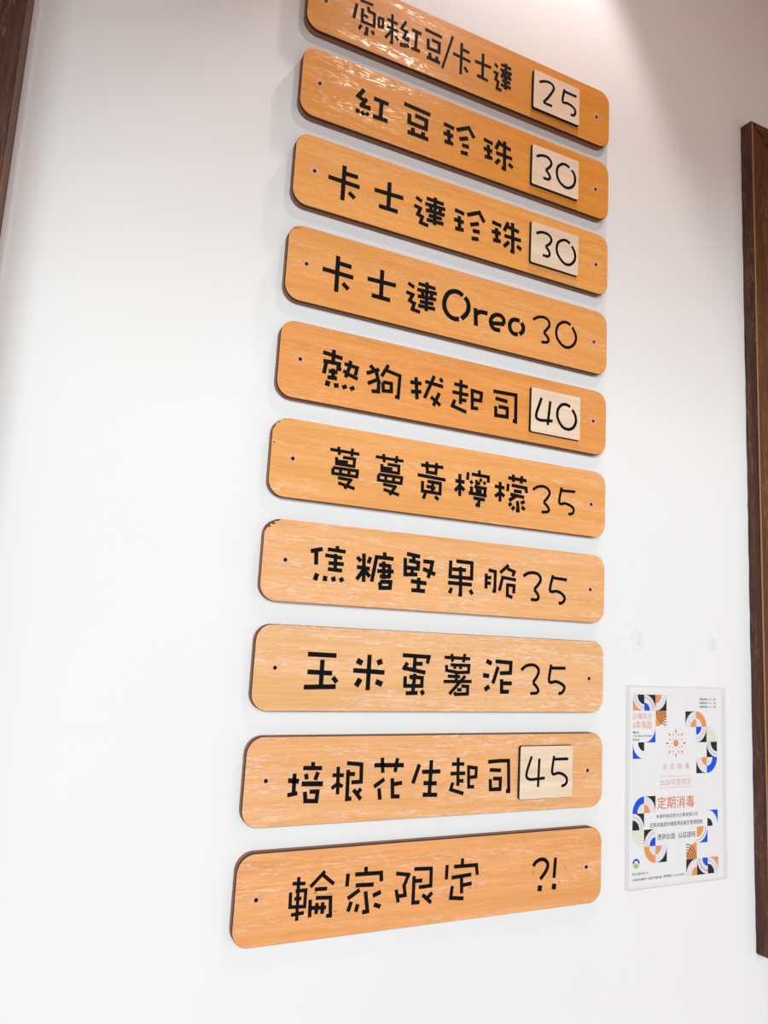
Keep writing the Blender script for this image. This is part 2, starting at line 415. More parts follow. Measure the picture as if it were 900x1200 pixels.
('c',3.59,[[[2980,588],[3253,585]],[[3055,637],[3056,545]],[[3183,635],[3171,540]],[[3034,503],[3248,492],[3255,431]],[[3067,436],[3183,436]],[[3018,388],[3222,374]],[[3102,377],[3002,310]],[[3124,317],[3139,199],[3106,195]],[[3039,279],[3000,247]],[[3082,243],[3047,200]],[[3230,326],[3176,294]],[[3188,251],[3237,223]]]),
('s',2.64,[[[3350,488],[3421,533],[3500,549],[3566,534],[3604,491],[3591,435],[3520,351]],[[3520,351],[3580,301],[3600,262],[3571,234],[3488,225]]]),
('s',2.7,[[[3791,576],[3759,375],[3851,376],[3926,361],[3983,325],[3981,276],[3944,250],[3903,249]],[[3780,533],[4008,545]]]),
],
[
('c',3.73,[[[516,544],[649,580]],[[580,543],[587,407]]]),
('c',3.37,[[[812,628],[820,586]],[[707,583],[915,573]],[[684,517],[881,503]],[[799,541],[807,369]],[[726,437],[901,438]],[[722,372],[887,367]]]),
('c',4.16,[[[606,316],[586,242]],[[699,297],[697,241]],[[784,294],[805,247]],[[874,291],[899,250]]]),
('c',3.67,[[[1131,576],[1146,267]],[[1052,530],[1102,488]],[[1212,544],[1189,473]],[[1056,423],[1210,414]],[[1135,395],[1061,287]],[[1152,391],[1215,328]]]),
('c',3.62,[[[1375,612],[1387,555]],[[1261,551],[1493,548]],[[1283,548],[1241,276]],[[1318,467],[1451,466]],[[1300,399],[1502,409]],[[1335,343],[1459,347]],[[1446,481],[1451,335]],[[1373,510],[1383,314]],[[1341,284],[1470,291],[1465,226],[1350,216],[1341,282]]]),
('c',3.73,[[[1637,574],[1646,389],[1800,399]],[[1655,621],[1823,603]],[[1745,603],[1744,552]],[[1683,547],[1805,534],[1802,464],[1655,467]],[[1730,463],[1731,399]]]),
('c',3.79,[[[1866,557],[1985,554],[1970,472],[1936,371]],[[1867,471],[2029,418]]]),
('c',3.84,[[[1721,321],[1922,307]],[[1820,366],[1820,225]],[[1732,221],[1907,221]]]),
('c',3.66,[[[2225,597],[2224,411],[2513,409],[2511,591],[2298,595]],[[2249,498],[2434,501]],[[2358,534],[2373,214],[2343,215]],[[2200,339],[2520,338]],[[2251,283],[2224,219]],[[2496,276],[2533,228]]]),
('c',3.41,[[[2713,486],[2716,309]],[[2744,529],[2839,516],[2839,287],[2807,285]],[[2728,440],[2786,440]],[[2730,374],[2782,375]]]),
('c',3.35,[[[3026,611],[2908,509]],[[3007,567],[3111,536],[3087,480]],[[2923,458],[3138,441]],[[2941,446],[2904,297]],[[2998,374],[3113,371],[3110,298],[3088,296]],[[3017,373],[3019,249],[3092,229]]]),
('s',2.8,[[[3243,496],[3307,535],[3383,549],[3454,538],[3497,497],[3488,439],[3408,346]],[[3408,346],[3461,291],[3473,248],[3440,224],[3360,224]]]),
('s',2.87,[[[3686,544],[3645,352],[3743,349],[3816,329],[3869,281],[3858,235],[3819,207],[3779,208]],[[3675,511],[3901,500]]]),
],
[
('c',4.05,[[[567,579],[886,574]],[[732,527],[733,258]],[[575,399],[850,390]],[[547,243],[899,254]],[[860,350],[909,298]]]),
('c',4.11,[[[1269,596],[1268,222]],[[1087,427],[1457,413]]]),
('c',4.85,[[[1123,533],[1189,503]],[[1363,510],[1423,534]],[[1176,340],[1130,263]],[[1358,316],[1436,287]]]),
('c',3.65,[[[1667,606],[1996,596],[1979,522]],[[1822,595],[1818,456]],[[1840,518],[1920,519]],[[1731,527],[1695,467],[1960,423]]]),
('c',3.51,[[[1711,379],[1713,276],[1922,278],[1922,366],[1763,377]],[[1830,410],[1813,198]],[[1773,366],[1836,372]],[[1727,197],[1874,203]]]),
('c',3.97,[[[1920,232],[1947,184]]]),
('c',3.1,[[[2197,600],[2536,593]],[[2290,642],[2304,551]],[[2463,648],[2447,550]],[[2225,516],[2231,456],[2381,435],[2519,442],[2523,517],[2279,519]],[[2332,514],[2338,474]],[[2411,509],[2410,474]],[[2250,392],[2410,389]],[[2358,433],[2363,333]],[[2197,332],[2565,339]],[[2478,399],[2278,196]],[[2431,288],[2516,283],[2515,201],[2361,193],[2341,215]],[[2377,244],[2436,245]]]),
('c',4.26,[[[2757,579],[2831,548]],[[2716,415],[2802,405]],[[2808,290],[2746,250]]]),
('c',3.84,[[[2883,576],[3099,566],[3096,449],[2948,441]],[[2922,515],[2855,322]],[[2975,374],[2981,230],[3083,233]],[[2990,328],[3120,328]]]),
('s',2.72,[[[3250,485],[3312,533],[3380,549],[3448,543],[3499,501],[3490,433],[3424,343]],[[3424,343],[3479,293],[3503,250],[3473,222],[3387,216]]]),
('s',2.79,[[[3687,562],[3662,363],[3763,362],[3843,338],[3891,300],[3876,250],[3837,224],[3803,226]],[[3681,521],[3905,524]]]),
],
[
('c',3.84,[[[451,440],[568,429]]]),
('c',3.45,[[[516,506],[518,307]],[[454,298],[559,315]]]),
('c',3.51,[[[705,613],[708,568]],[[603,557],[807,550]],[[636,499],[650,445]],[[766,513],[740,435]],[[638,325],[650,235],[767,228],[774,322],[688,323]]]),
('c',4.1,[[[597,403],[828,395]]]),
('c',3.19,[[[986,560],[997,284]],[[927,476],[1055,472]],[[926,345],[990,391],[1048,358]]]),
('c',3.44,[[[1083,593],[1248,576],[1254,401],[1144,398]],[[1100,526],[1105,233],[1156,238]],[[1116,483],[1181,479]],[[1173,325],[1262,224]],[[1259,331],[1219,290]]]),
('c',3.78,[[[1397,564],[1749,555]]]),
('c',3.45,[[[1487,639],[1502,482]],[[1669,631],[1647,487]],[[1524,418],[1407,344]],[[1467,326],[1484,210]],[[1618,424],[1632,237],[1715,234]],[[1636,362],[1738,374]]]),
('c',3.69,[[[1940,560],[1869,361]],[[1976,479],[2207,477]],[[2087,599],[2079,243]],[[2000,360],[2166,352]],[[1997,239],[2176,232]]]),
('c',3.24,[[[2428,619],[2437,314]],[[2350,550],[2510,548]],[[2336,449],[2527,448]],[[2437,369],[2507,367]],[[2371,353],[2346,279],[2513,230]]]),
('c',3.17,[[[2568,529],[2578,300],[2652,298]],[[2551,516],[2671,500],[2669,406],[2581,400]]]),
('c',3.49,[[[2827,563],[2984,571],[3106,570],[3121,231],[3082,235]],[[2852,474],[3006,465]],[[2863,374],[2870,261],[3000,259],[3001,374],[2901,377]]]),
('d',2.35,[[[3403,618],[3363,516],[3339,444],[3337,389],[3388,360],[3489,363],[3598,370]],[[3513,591],[3502,271]]]),
('d',2.41,[[[3727,618],[3705,421],[3804,420],[3886,390],[3924,339],[3904,290],[3843,267]],[[3720,579],[3938,579]]]),
],
[
('c',2.81,[[[637,607],[645,198]],[[576,550],[712,540]],[[562,469],[566,333],[719,324],[720,477],[612,476]],[[606,406],[679,403]],[[582,258],[715,267]]]),
('c',3.06,[[[915,639],[766,501]],[[897,604],[1019,508]],[[815,475],[948,471]],[[774,383],[779,218]],[[832,393],[991,382],[1000,211],[955,212]],[[786,303],[948,293]],[[849,345],[845,241]],[[910,345],[910,237]]]),
('c',3.37,[[[1169,594],[1165,471]],[[1367,646],[1371,591]],[[1249,580],[1546,572],[1553,487]],[[1262,473],[1466,464]],[[1310,427],[1180,352]],[[1222,321],[1192,229]],[[1297,289],[1278,217]],[[1376,404],[1411,210],[1351,205]]]),
('c',3.62,[[[1555,383],[1463,354]],[[1481,267],[1558,239]]]),
('c',3.19,[[[1722,550],[1872,526],[1824,421],[1841,325],[1760,321]],[[1732,389],[1763,260]]]),
('c',3.26,[[[1937,577],[2144,566],[2147,392],[2002,388]],[[1939,506],[1939,240],[2019,238]],[[1950,455],[2040,454]],[[2050,309],[2160,219]],[[2168,321],[2113,274]]]),
('c',3.28,[[[2341,587],[2338,438]],[[2533,640],[2536,564]],[[2429,562],[2718,557],[2733,452]],[[2403,450],[2655,463]],[[2529,451],[2539,277]],[[2543,360],[2664,371]],[[2417,365],[2401,244],[2565,223]]]),
('s',3.13,[[[3491,483],[3530,525],[3588,547],[3648,542],[3691,507],[3698,461],[3667,406],[3595,332]]]),
('s',3.17,[[[3809,553],[3792,329]]]),
('c',4.96,[[[3596,266],[3587,203]],[[3800,266],[3788,204]]]),
],
]

LABELS = [
 'topmost orange wooden menu board, cut by the upper edge, starting 原味紅豆 with pale tile 25',
 'orange wooden menu board reading 紅豆珍珠 with pale price tile 30, second from top',
 'orange wooden menu board reading 卡士達珍珠 with pale price tile 30, third from top',
 'orange wooden menu board with the Latin word Oreo and 30 painted straight on it',
 'orange wooden menu board with pale price tile 40, fifth from top',
 'orange wooden menu board reading 蔓蔓黃檸檬 35, chipped upper left corner',
 'orange wooden menu board reading 焦糖堅果脆 35, brown chip in upper left corner',
 'orange wooden menu board reading 玉米蛋薯泥 35, third from bottom',
 'orange wooden menu board directly above the bottom one, pale price tile 45',
 'bottom orange wooden menu board reading 輪家限定 ending in ?!',
]
TONES = [(0.86,0.76,0.40),(0.92,0.80,0.44),(1.03,0.99,0.84),(0.99,0.95,0.92),(0.96,0.86,0.80),(1,1.02,1.15),(1,1.12,1.6),(1,1.22,2.0),(1,1.12,1.7),(1,1.0,1.3)]  # daylight veil put into the board colours: deep orange above, paler below
TILES = {0: (.3165, 1.0600, .0775, .0565), 1: (.3172, .9508, .0775, .0575), 2: (.3190, .8418, .0775, .0575), 4: (.3260, .6190, .0780, .0580), 8: (.3240, .1832, .0770, .0600)}
rnd = random.Random(4)
for b, (zb, zt) in enumerate(BOARDS_Z):
    h = zt - zb
    root = tag(empty('menu_board', (0, 0, Z0 + zb)), LABELS[b], 'sign', 'wooden menu boards screwed to the white wall')
    r = 0.0175
    pts = rounded(BW, h, r, 9)
    if b in (5, 6):          # knocked upper left corners
        q = []
        deep = 0.0012 if b == 5 else 0.0024
        for i, (x, z) in enumerate(pts):
            if x < r * 0.98 and z > h - r * 0.80 and x > 0.001:
                k = deep * (0.35 + 0.65 * rnd.random())
                d = Vector((r - x, (h - r) - z)).normalized()
                x += d.x * k; z += d.y * k
            q.append((x, z))
        pts_face = q
    else:
        pts_face = pts
    bm = bmesh.new()
    if pts_face is pts:
        slab(bm, pts, [(-0.0003, 0.0, 1), (-0.0055, 0.0, 1), (-0.0058, 0.0005, 1), (-0.0064, 0.0005, 1), (-0.0067, 0.0, 1), (-T + 0.0005, 0.0, 1), (-T, 0.0004, 0)])
    else:
        loopdef = [(-0.0003, pts), (-0.0055, pts), (-0.0064, inset_poly(pts, 0.0005)), (-0.0075, pts), (-T, pts_face)]
        loops = [[bm.verts.new((x, y, z)) for x, z in q2] for y, q2 in loopdef]
        n = len(pts)
        for k in range(len(loops) - 1):
            for i in range(n):
                f = bm.faces.new((loops[k][i], loops[k][(i + 1) % n], loops[k + 1][(i + 1) % n], loops[k + 1][i])); f.material_index = 1
        bm.faces.new(loops[0]).material_index = 1
        bm.faces.new(list(reversed(loops[-1]))).material_index = 0
    panel = mesh_obj('board_panel', bm, [M['board'], M['edge']], root)
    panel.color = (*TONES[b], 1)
    # screws with their worn rings
    for sx, sz in SCREWS[b]:
        bm = bmesh.new()
        bmesh.ops.create_circle(bm, cap_ends=True, radius=0.0095, segments=28, matrix=Matrix.Rotation(math.radians(90), 4, 'X'))
        mesh_obj('worn_ring', bm, M['ring'], root, (sx / 1e4, -T - 0.00012, sz / 1e4))
        bm = bmesh.new()
        R = 0.0020
        prof = [(R, 0.0), (R, -0.0003), (R * .8, -0.0006), (R * .35, -0.0004)]
        prev = None
        for rr, yy in prof:
            cur = [bm.verts.new((rr * math.cos(a * math.pi / 7), yy, rr * math.sin(a * math.pi / 7))) for a in range(14)]
            if prev:
                for i in range(14): bm.faces.new((prev[i], prev[(i + 1) % 14], cur[(i + 1) % 14], cur[i]))
            prev = cur
        bm.faces.new(prev)
        mesh_obj('screw', bm, M['screw'], root, (sx / 1e4, -T - 0.0001, sz / 1e4))
    tile = None
    if b in TILES:
        tx, tz, tw, th = TILES[b]
        bm = bmesh.new()
        slab(bm, rounded(tw, th, 0.0028, 5), [(-0.0002, 0.0, 1), (-0.0034, 0.0, 1), (-0.0040, 0.00045, 0)])
        tile = mesh_obj('price_tile', bm, [M['tile'], M['tile_edge']], root, (tx, -T, tz - th - zb))
        tag(tile, 'pale wood price tile with scorched dark edge')
    for kind, w, strokes in LETTERS[b]:
        w *= 0.00100 * (1.22 if kind == 'c' else 1.38)
        bm = bmesh.new()
        on_tile = kind == 'd'
        ox, oz, oy = (TILES[b][0], TILES[b][1] - TILES[b][3] - zb, -0.0040) if on_tile else (0, 0, -T)
        for si, s in enumerate(strokes):
            s2 = [(x / 1e4 - ox, z / 1e4 - oz) for x, z in s]
            (stroke_square if kind == 'c' else stroke_round)(bm, s2, w, oy + 0.0001, oy - 0.00015 - 0.000035 * si)
        mesh_obj('digit' if on_tile else 'lettering', bm, M['ink'], tile if on_tile else root)

# small knocks and dark specks on the boards
def speck(root, x, z, r, mt, n=7, sx=1.0, sz=1.0):
    bm = bmesh.new()
    ring = []
    for k in range(n):
        a = 2 * math.pi * k / n
        q = r * (0.65 + 0.5 * rnd.random())
        ring.append((q * math.cos(a) * sx, q * math.sin(a) * sz))
    prism(bm, ring, 0.0001, -0.00012)
    return mesh_obj('dent', bm, mt, root, (x, -T, z))
M['chip'] = plain('bare dark wood in a chip', (0.16, 0.05, 0.025), 0.8)
M['stain'] = plain('brown glue stain', (0.52, 0.24, 0.09), 0.6)
roots = [o for o in COL.objects if o.name.startswith('menu_board')]
roots.sort(key=lambda o: -o.location.z)
speck(roots[3], 0.0073, 0.0831, 0.00110, M['chip'], 9, 1.8, 0.7)
speck(roots[3], 0.0117, 0.0839, 0.00090, M['chip'], 9, 1.4, 0.7)
speck(roots[5], 0.0026, 0.0568, 0.00090, M['chip'], 9, 1.2, 1.0)
speck(roots[5], 0.0061, 0.0790, 0.00100, M['chip'], 9, 1.6, 0.7)
speck(roots[5], 0.0124, 0.0833, 0.00090, M['chip'], 9, 1.8, 0.6)
speck(roots[6], 0.0036, 0.0764, 0.00220, M['chip'], 9, 1.6, 0.9)
speck(roots[6], 0.0075, 0.0800, 0.00190, M['chip'], 9, 1.8, 0.9)
speck(roots[5], 0.0237, 0.0478, 0.00050, M['chip'], 9, 1, 1)
speck(roots[6], 0.0420, 0.0797, 0.00050, M['chip'], 9, 1.2, 1)
speck(roots[6], 0.0219, 0.0727, 0.00050, M['chip'], 9, 1, 1)
speck(roots[2], 0.2687, 0.0764, 0.00055, M['chip'], 9, 1, 1)
speck(roots[2], 0.2639, 0.0724, 0.00040, M['chip'], 9, 1, 1)
speck(roots[2], 0.2705, 0.0697, 0.00040, M['chip'], 9, 1, 1)
speck(roots[8], 0.2742, 0.0128, 0.00060, M['stain'], 9, 1, 1)
speck(roots[8], 0.4015, 0.0091, 0.00055, M['chip'], 9, 1, 1)
speck(roots[3], 0.0238, 0.0428, 0.00035, M['chip'], 9, 1, 1)
speck(roots[3], 0.3424, 0.0495, 0.00050, M['stain'], 9, 1, 1)
speck(roots[4], 0.1530, 0.0071, 0.00080, M['stain'], 9, 1, 1)
speck(roots[9], 0.0252, 0.0470, 0.00045, M['chip'], 9, 1, 1)
speck(roots[9], 0.0256, 0.0434, 0.00045, M['chip'], 9, 1, 1)
speck(roots[8], 0.0212, 0.0464, 0.00040, M['chip'], 9, 1, 1)
speck(roots[8], 0.0259, 0.0452, 0.00040, M['chip'], 9, 1, 1)
speck(roots[7], 0.0281, 0.0483, 0.00040, M['chip'], 9, 1, 1)
speck(roots[9], 0.0895, 0.0518, 0.00100, M['stain'], 9, 1.8, 0.6)
speck(roots[9], 0.0823, 0.0444, 0.00220, M['stain'], 9, 1.1, 0.7)
speck(roots[9], 0.0986, 0.0421, 0.00160, M['stain'], 9, 2.6, 0.35)
speck(roots[9], 0.1049, 0.0246, 0.00150, M['stain'], 9, 1.6, 0.6)
speck(roots[9], 0.1116, 0.0360, 0.00070, M['stain'], 9, 1, 1)
speck(roots[9], 0.0777, 0.0577, 0.00080, M['stain'], 9, 1.4, 0.6)
speck(roots[9], 0.1434, 0.0304, 0.00080, M['stain'], 9, 0.6, 1.8)
speck(roots[9], 0.1666, 0.0274, 0.00080, M['stain'], 9, 1.2, 0.8)
speck(roots[9], 0.1339, 0.0504, 0.00100, M['stain'], 9, 2.4, 0.4)
speck(roots[9], 0.1466, 0.0489, 0.00080, M['stain'], 9, 2, 0.4)
speck(roots[9], 0.2647, 0.0323, 0.00170, M['stain'], 9, 1.2, 0.8)
speck(roots[9], 0.2719, 0.0330, 0.00090, M['stain'], 9, 1, 1.2)
speck(roots[9], 0.2629, 0.0607, 0.00060, M['stain'], 9, 1, 1)
speck(roots[9], 0.3496, 0.0407, 0.00110, M['stain'], 9, 1.1, 3.0)
speck(roots[9], 0.3960, 0.0418, 0.00090, M['stain'], 9, 0.8, 4.2)
speck(roots[9], 0.3878, 0.0278, 0.00120, M['stain'], 9, 2.0, 0.7)
speck(roots[9], 0.3852, 0.0570, 0.00080, M['stain'], 9, 2.0, 0.5)
speck(roots[9], 0.3691, 0.0355, 0.00060, M['stain'], 9, 1, 1.6)
speck(roots[9], 0.4042, 0.0421, 0.00060, M['stain'], 9, 1, 1)
speck(roots[9], 0.3500, 0.0283, 0.00060, M['stain'], 9, 1, 1)
speck(roots[5], 0.3987, 0.0503, 0.00070, M['stain'], 9, 1, 1)
speck(roots[5], 0.3472, 0.0116, 0.00030, M['chip'], 9, 1, 1)

# ------------------------------------------------------------------ dark wooden frame, right
def frame_board(parent, name, x0, x1, y0, y1, z0, z1, mt, bevel=0.0012):
    bm = bmesh.new()
    add_box(bm, x0, x1, y0, y1, z0, z1, bevel=bevel)
    return mesh_obj(name, bm, mt, parent)
fx, fz0, fz1, fd = 0.7308, 1.104, 2.3333, 0.0205
fr = tag(empty('wooden_frame', (fx, 0, fz0)), 'tall dark brown wooden frame hung at the right edge, beyond the notice', 'frame')
H = fz1 - fz0
def mitre(name, quad, mt):
    bm = bmesh.new()
    prism(bm, quad, -0.0003, -fd)
    r = bmesh.ops.bevel(bm, geom=[e for e in bm.edges if all(abs(v.co.y + fd) < 1e-6 for v in e.verts)], offset=0.0012, segments=2, affect='EDGES')
    return mesh_obj(name, bm, mt, fr)
SW, FW = 0.055, 0.50
mitre('stile', [(0, 0), (SW, SW), (SW, H - SW), (0, H)], M['mid_wood'])
mitre('stile', [(FW, 0), (FW, H), (FW - SW, H - SW), (FW - SW, SW)], M['mid_wood'])
M['rail_wood'] = wood('brown stained wood, grain across', (0.06, 0.022, 0.010), (0.16, 0.066, 0.028), (0.4, 0.2, 0.1), 0.6, 'x', (0.4, 0.6), 0.5, 0.7, 0.3, 0.0005, 0.8)
mitre('rail', [(0, H), (SW, H - SW), (FW - SW, H - SW), (FW, H)], M['rail_wood'])
mitre('rail', [(0, 0), (FW, 0), (FW - SW, SW), (SW, SW)], M['rail_wood'])
frame_board(fr, 'infill_panel', SW - 0.003, FW - SW + 0.003, -0.008, -0.0006, SW - 0.003, H - SW + 0.003, M['dark_wood'], 0)
# rough bare side of the left stile: a thin uneven strip, then the pale arris
bm = bmesh.new()
nseg = 70
prev = None
for k in range(nseg + 1):
    z = H * k / nseg
    w = 0.0006 + 0.0010 * rnd.random()
    cur = [bm.verts.new((-w, -0.0005, z)), bm.verts.new((-w * .8, -fd * 0.5, z)), bm.verts.new((-0.0004, -fd + 0.0015, z)), bm.verts.new((0.0006, -0.0005, z))]
    if prev:
        for i in range(3): bm.faces.new((prev[i], prev[i + 1], cur[i + 1], cur[i]))
    prev = cur
tag(mesh_obj('side_strip', bm, M['dark_wood'], fr), 'dark rough grained side of the stile')
frame_board(fr, 'arris_bead', -0.0002, 0.0016, -fd - 0.0007, -fd + 0.0008, 0.062, H - 0.004, M['light_wood'], 0.0004)

# ------------------------------------------------------------------ dark wooden frame, left
lx = -0.2750
lf = tag(empty('wooden_frame', (lx, 0, 0.9)), 'dark brown wooden frame in the upper left corner with a thin pale sealant line', 'frame')
frame_board(lf, 'front_board', -0.16, -0.0006, -0.056, -0.0150, 0, 1.9, M['dark_wood'])
frame_board(lf, 'back_strip', -0.16, 0.0, -0.0142, -0.0004, 0, 1.9, M['mid_wood'])
frame_board(lf, 'side_strip', -0.0005, 0.0006, -0.0555, -0.0010, 0, 1.9, M['mid_wood'], 0.0003)
t = frame_board(lf, 'sealant_line', 0.0007, 0.0062, -0.0036, -0.0003, 0, 1.9, M['trim'], 0.0008)
tag(t, 'white sealant line beside the brown wood')

# ------------------------------------------------------------------ acrylic notice
nx0, nx1, nz0, nz1 = 0.4965, 0.6705, 1.2055, 1.4540
nr = tag(empty('notice_sign', (nx0, 0, nz0)), 'clear acrylic notice with blue, orange and black quarter circles below the right of the boards', 'sign')
def acrylic():
    mt, N, L, B = new_mat('clear acrylic')
    out = N['Material Output']
    tr = N.new('ShaderNodeBsdfTransparent'); tr.inputs[0].default_value = (0.985, 0.98, 0.98, 1)
    gl = N.new('ShaderNodeBsdfGlossy'); gl.inputs['Roughness'].default_value = 0.03
    fz = N.new('ShaderNodeFresnel'); fz.inputs[0].default_value = 1.22
    mx = N.new('ShaderNodeMixShader')
    ge = N.new('ShaderNodeNewGeometry')
    L.new(math_node(N, L, 'MULTIPLY', fz.outputs[0], math_node(N, L, 'SUBTRACT', 1.0, ge.outputs['Backfacing'])), mx.inputs[0]); L.new(tr.outputs[0], mx.inputs[1]); L.new(gl.outputs[0], mx.inputs[2])
    L.new(mx.outputs[0], out.inputs[0])
    return mt
def acrylic_edge():
    mt, N, L, B = new_mat('acrylic edge')
    out = N['Material Output']
    tr = N.new('ShaderNodeBsdfTransparent'); tr.inputs[0].default_value = (0.97, 0.96, 0.965, 1)
    df = N.new('ShaderNodeBsdfDiffuse'); df.inputs[0].default_value = (0.74, 0.70, 0.70, 1)
    mx = N.new('ShaderNodeMixShader'); mx.inputs[0].default_value = 0.22
    L.new(tr.outputs[0], mx.inputs[1]); L.new(df.outputs[0], mx.inputs[2]); L.new(mx.outputs[0], out.inputs[0])
    return mt
bm = bmesh.new()
slab(bm, rounded(nx1 - nx0, nz1 - nz0, 0.0012, 3), [(-0.0014, 0, 1), (-0.0066, 0, 1), (-0.0070, 0.0004, 0)], side=0, face=0)
mesh_obj('acrylic_plate', bm, [acrylic(), acrylic_edge()], nr)
bm = bmesh.new()
add_box(bm, 0.0065, nx1 - nx0 - 0.003, -0.0008, -0.0003, 0.004, nz1 - nz0 - 0.0065)
mesh_obj('printed_sheet', bm, plain('white print paper', (0.87, 0.85, 0.85), 0.6), nr)
YS = -0.0008
def ink(name, col, rough): return plain(name, col, rough, 0.15)
PM = {
 'k': ink('print black', (0.012, 0.013, 0.02), 0.5), 'b': ink('print blue', (0.0, 0.085, 0.72), 0.5),
 'o': ink('print orange', (0.80, 0.33, 0.10), 0.5), 'w': ink('print lavender white', (0.80, 0.75, 0.80), 0.5),
 'g': ink('print sage', (0.50, 0.55, 0.34), 0.5), 'y': ink('print pale green', (0.83, 0.86, 0.70), 0.5),
 'n': ink('print brown', (0.22, 0.07, 0.03), 0.5), 'v': ink('print grey violet', (0.35, 0.30, 0.38), 0.5),
 'c': ink('print copper', (0.70, 0.17, 0.04), 0.5), 'p': ink('print light copper', (0.72, 0.26, 0.12), 0.5),
 'l': ink('print lime', (0.36, 0.60, 0.05), 0.5), 's': ink('print charcoal', (0.02, 0.018, 0.03), 0.5),
}
PX0, PITCH = 0.5087 - nx0, 0.01945
def gx(c): return PX0 + (c - 18) / 20.0 * PITCH
def gz(r): return (0.0129 + (r - 8) * 0.2298 / 229.0) + 1.2 - nz0
layer = [0]
def flat(name, rings, key):
    bm = bmesh.new()
    layer[0] = layer[0] % 8 + 1
    y = YS - 0.00002 * layer[0]
    for ring in rings:
        bm.faces.new([bm.verts.new((x, y, z)) for x, z in ring])
    return mesh_obj(name, bm, PM[key], nr)
QUAD = {'bl': (0, 0, 0), 'br': (1, 0, 90), 'tr': (1, 1, 180), 'tl': (0, 1, 270)}
def cell(c, r_top, corner, parts):
    """one tile of the motif: arcs around a corner of a cell (c, r_top) in sheet millimetres"""
    layer[0] = 0 if parts[0][0] != 'lines' else 4
    x0, x1 = gx(c), gx(c + 20)
    z1, z0 = gz(r_top), gz(r_top - 20.4)
    ux, uz, a0 = QUAD[corner]
    w, h = x1 - x0, z1 - z0
    cx, cz = x0 + ux * w, z0 + uz * h
    def arc(rad, n=14):
        return [(cx + w * rad * math.cos(math.radians(a0 + 90 * k / n)), cz + h * rad * math.sin(math.radians(a0 + 90 * k / n))) for k in range(n + 1)]
    for kind, a, b, key in parts:
        if kind == 'sector': flat('printed_motif', [[(cx, cz)] + arc(a)], key)
        elif kind == 'ring':
            A, Bq = arc(a), arc(b)
            flat('printed_motif', [[A[k], A[k + 1], Bq[k + 1], Bq[k]] for k in range(len(A) - 1)], key)
        elif kind == 'corner':
            A = arc(a)
            far = (x0 + (1 - ux) * w, z0 + (1 - uz) * h)
            flat('printed_motif', [[A[k], A[k + 1], far] for k in range(len(A) - 1)], key)
        elif kind == 'full': flat('printed_motif', [[(x0, z0), (x1, z0), (x1, z1), (x0, z1)]], key)
        elif kind == 'lines':
            q = a
            rr = []
            while q <= 1.0:
                A, Bq = arc(q), arc(q + b)
                rr += [[A[k], A[k + 1], Bq[k + 1], Bq[k]] for k in range(len(A) - 1)]
                q += 0.17
            flat('printed_motif', rr, key)
S, Rg, Co = 'sector', 'ring', 'corner'
cell(18, 237, 'tr', [(Co, 1, 0, 'o'), (Rg, .62, .97, 'w'), (Rg, .80, .83, 'v'), (S, .60, 0, 'k')])
cell(38, 237, 'bl', [(Co, 1, 0, 'k'), (Rg, .56, .97, 'w'), (Rg, .80, .83, 'n'), (S, .50, 0, 'b')])
cell(58, 237, 'tl', [(Co, 1, 0, 'k'), (Rg, .58, .97, 'w'), (S, .54, 0, 'o')])
layer[0] = 0
flat('printed_motif', [[(gx(58.4), gz(217)), (gx(78), gz(217)), (gx(78), gz(209)), (gx(70), gz(200)), (gx(64), gz(197)), (gx(58.4), gz(196.8))]], 'o')
cell(58, 217, 'tr', [('lines', .20, .065, 'n')])
cell(38, 197, 'tl', [(Co, 1, 0, 'b')])
cell(18, 177, 'tr', [(Co, 1, 0, 'b'), (S, .54, 0, 'k')])
cell(113, 216, 'br', [(Co, 1, 0, 'k'), (Rg, .56, .97, 'w'), (S, .50, 0, 'o')])
cell(133, 216, 'bl', [(Rg, .55, 1, 'o'), (S, .52, 0, 'w')])
cell(133, 196, 'tl', [(Co, 1, 0, 'k'), (Rg, .60, .92, 'w'), (Rg, .76, .78, 'v'), (S, .52, 0, 'b')])
cell(153, 196, 'bl', [(S, 1, 0, 'y'), ('lines', .12, .035, 'g')])
cell(153, 176, 'tr', [(Co, 1, 0, 'k'), (Rg, .66, .97, 'w'), (Rg, .80, .83, 'v'), (S, .62, 0, 'k')])
cell(133, 156, 'tr', [(Co, 1, 0, 'k'), (Rg, .58, .97, 'w'), (S, .52, 0, 'o')])
cell(153, 156, 'tl', [(Rg, .55, 1, 'b'), (S, .52, 0, 'w')])
cell(18, 110, 'br', [(Rg, .58, 1, 'b'), (S, .55, 0, 'w')])
cell(38, 110, 'bl', [(Co, 1, 0, 'k'), (Rg, .56, .97, 'w'), (S, .52, 0, 'o')])
cell(18, 90, 'bl', [(Co, 1, 0, 'k'), (Rg, .64, .97, 'w'), (Rg, .78, .81, 'v'), (S, .60, 0, 'k')])
cell(18, 69.5, 'tr', [(S, 1, 0, 'y'), ('lines', .12, .035, 'g')])
cell(38, 69.5, 'br', [(Co, 1, 0, 'k'), (Rg, .56, .97, 'w'), (Rg, .78, .80, 'c'), (S, .52, 0, 'b')])
cell(38, 49, 'tr', [(Rg, .55, 1, 'o'), (S, .52, 0, 'w')])
cell(58, 49, 'tl', [(Co, 1, 0, 'k'), (Rg, .56, .97, 'w'), (S, .52, 0, 'o')])
cell(153, 88, 'bl', [(Co, 1, 0, 'b'), (S, .50, 0, 'k')])
cell(133, 68, 'tl', [(Co, 1, 0, 'b'), (Rg, .80, .85, 'v'), (S, .64, 0, 'o')])
layer[0] = 0
flat('printed_motif', [[(gx(132.6), gz(49)), (gx(132.6), gz(28)), (gx(113), gz(28)), (gx(113), gz(35)), (gx(120), gz(44)), (gx(127), gz(48))]], 'o')
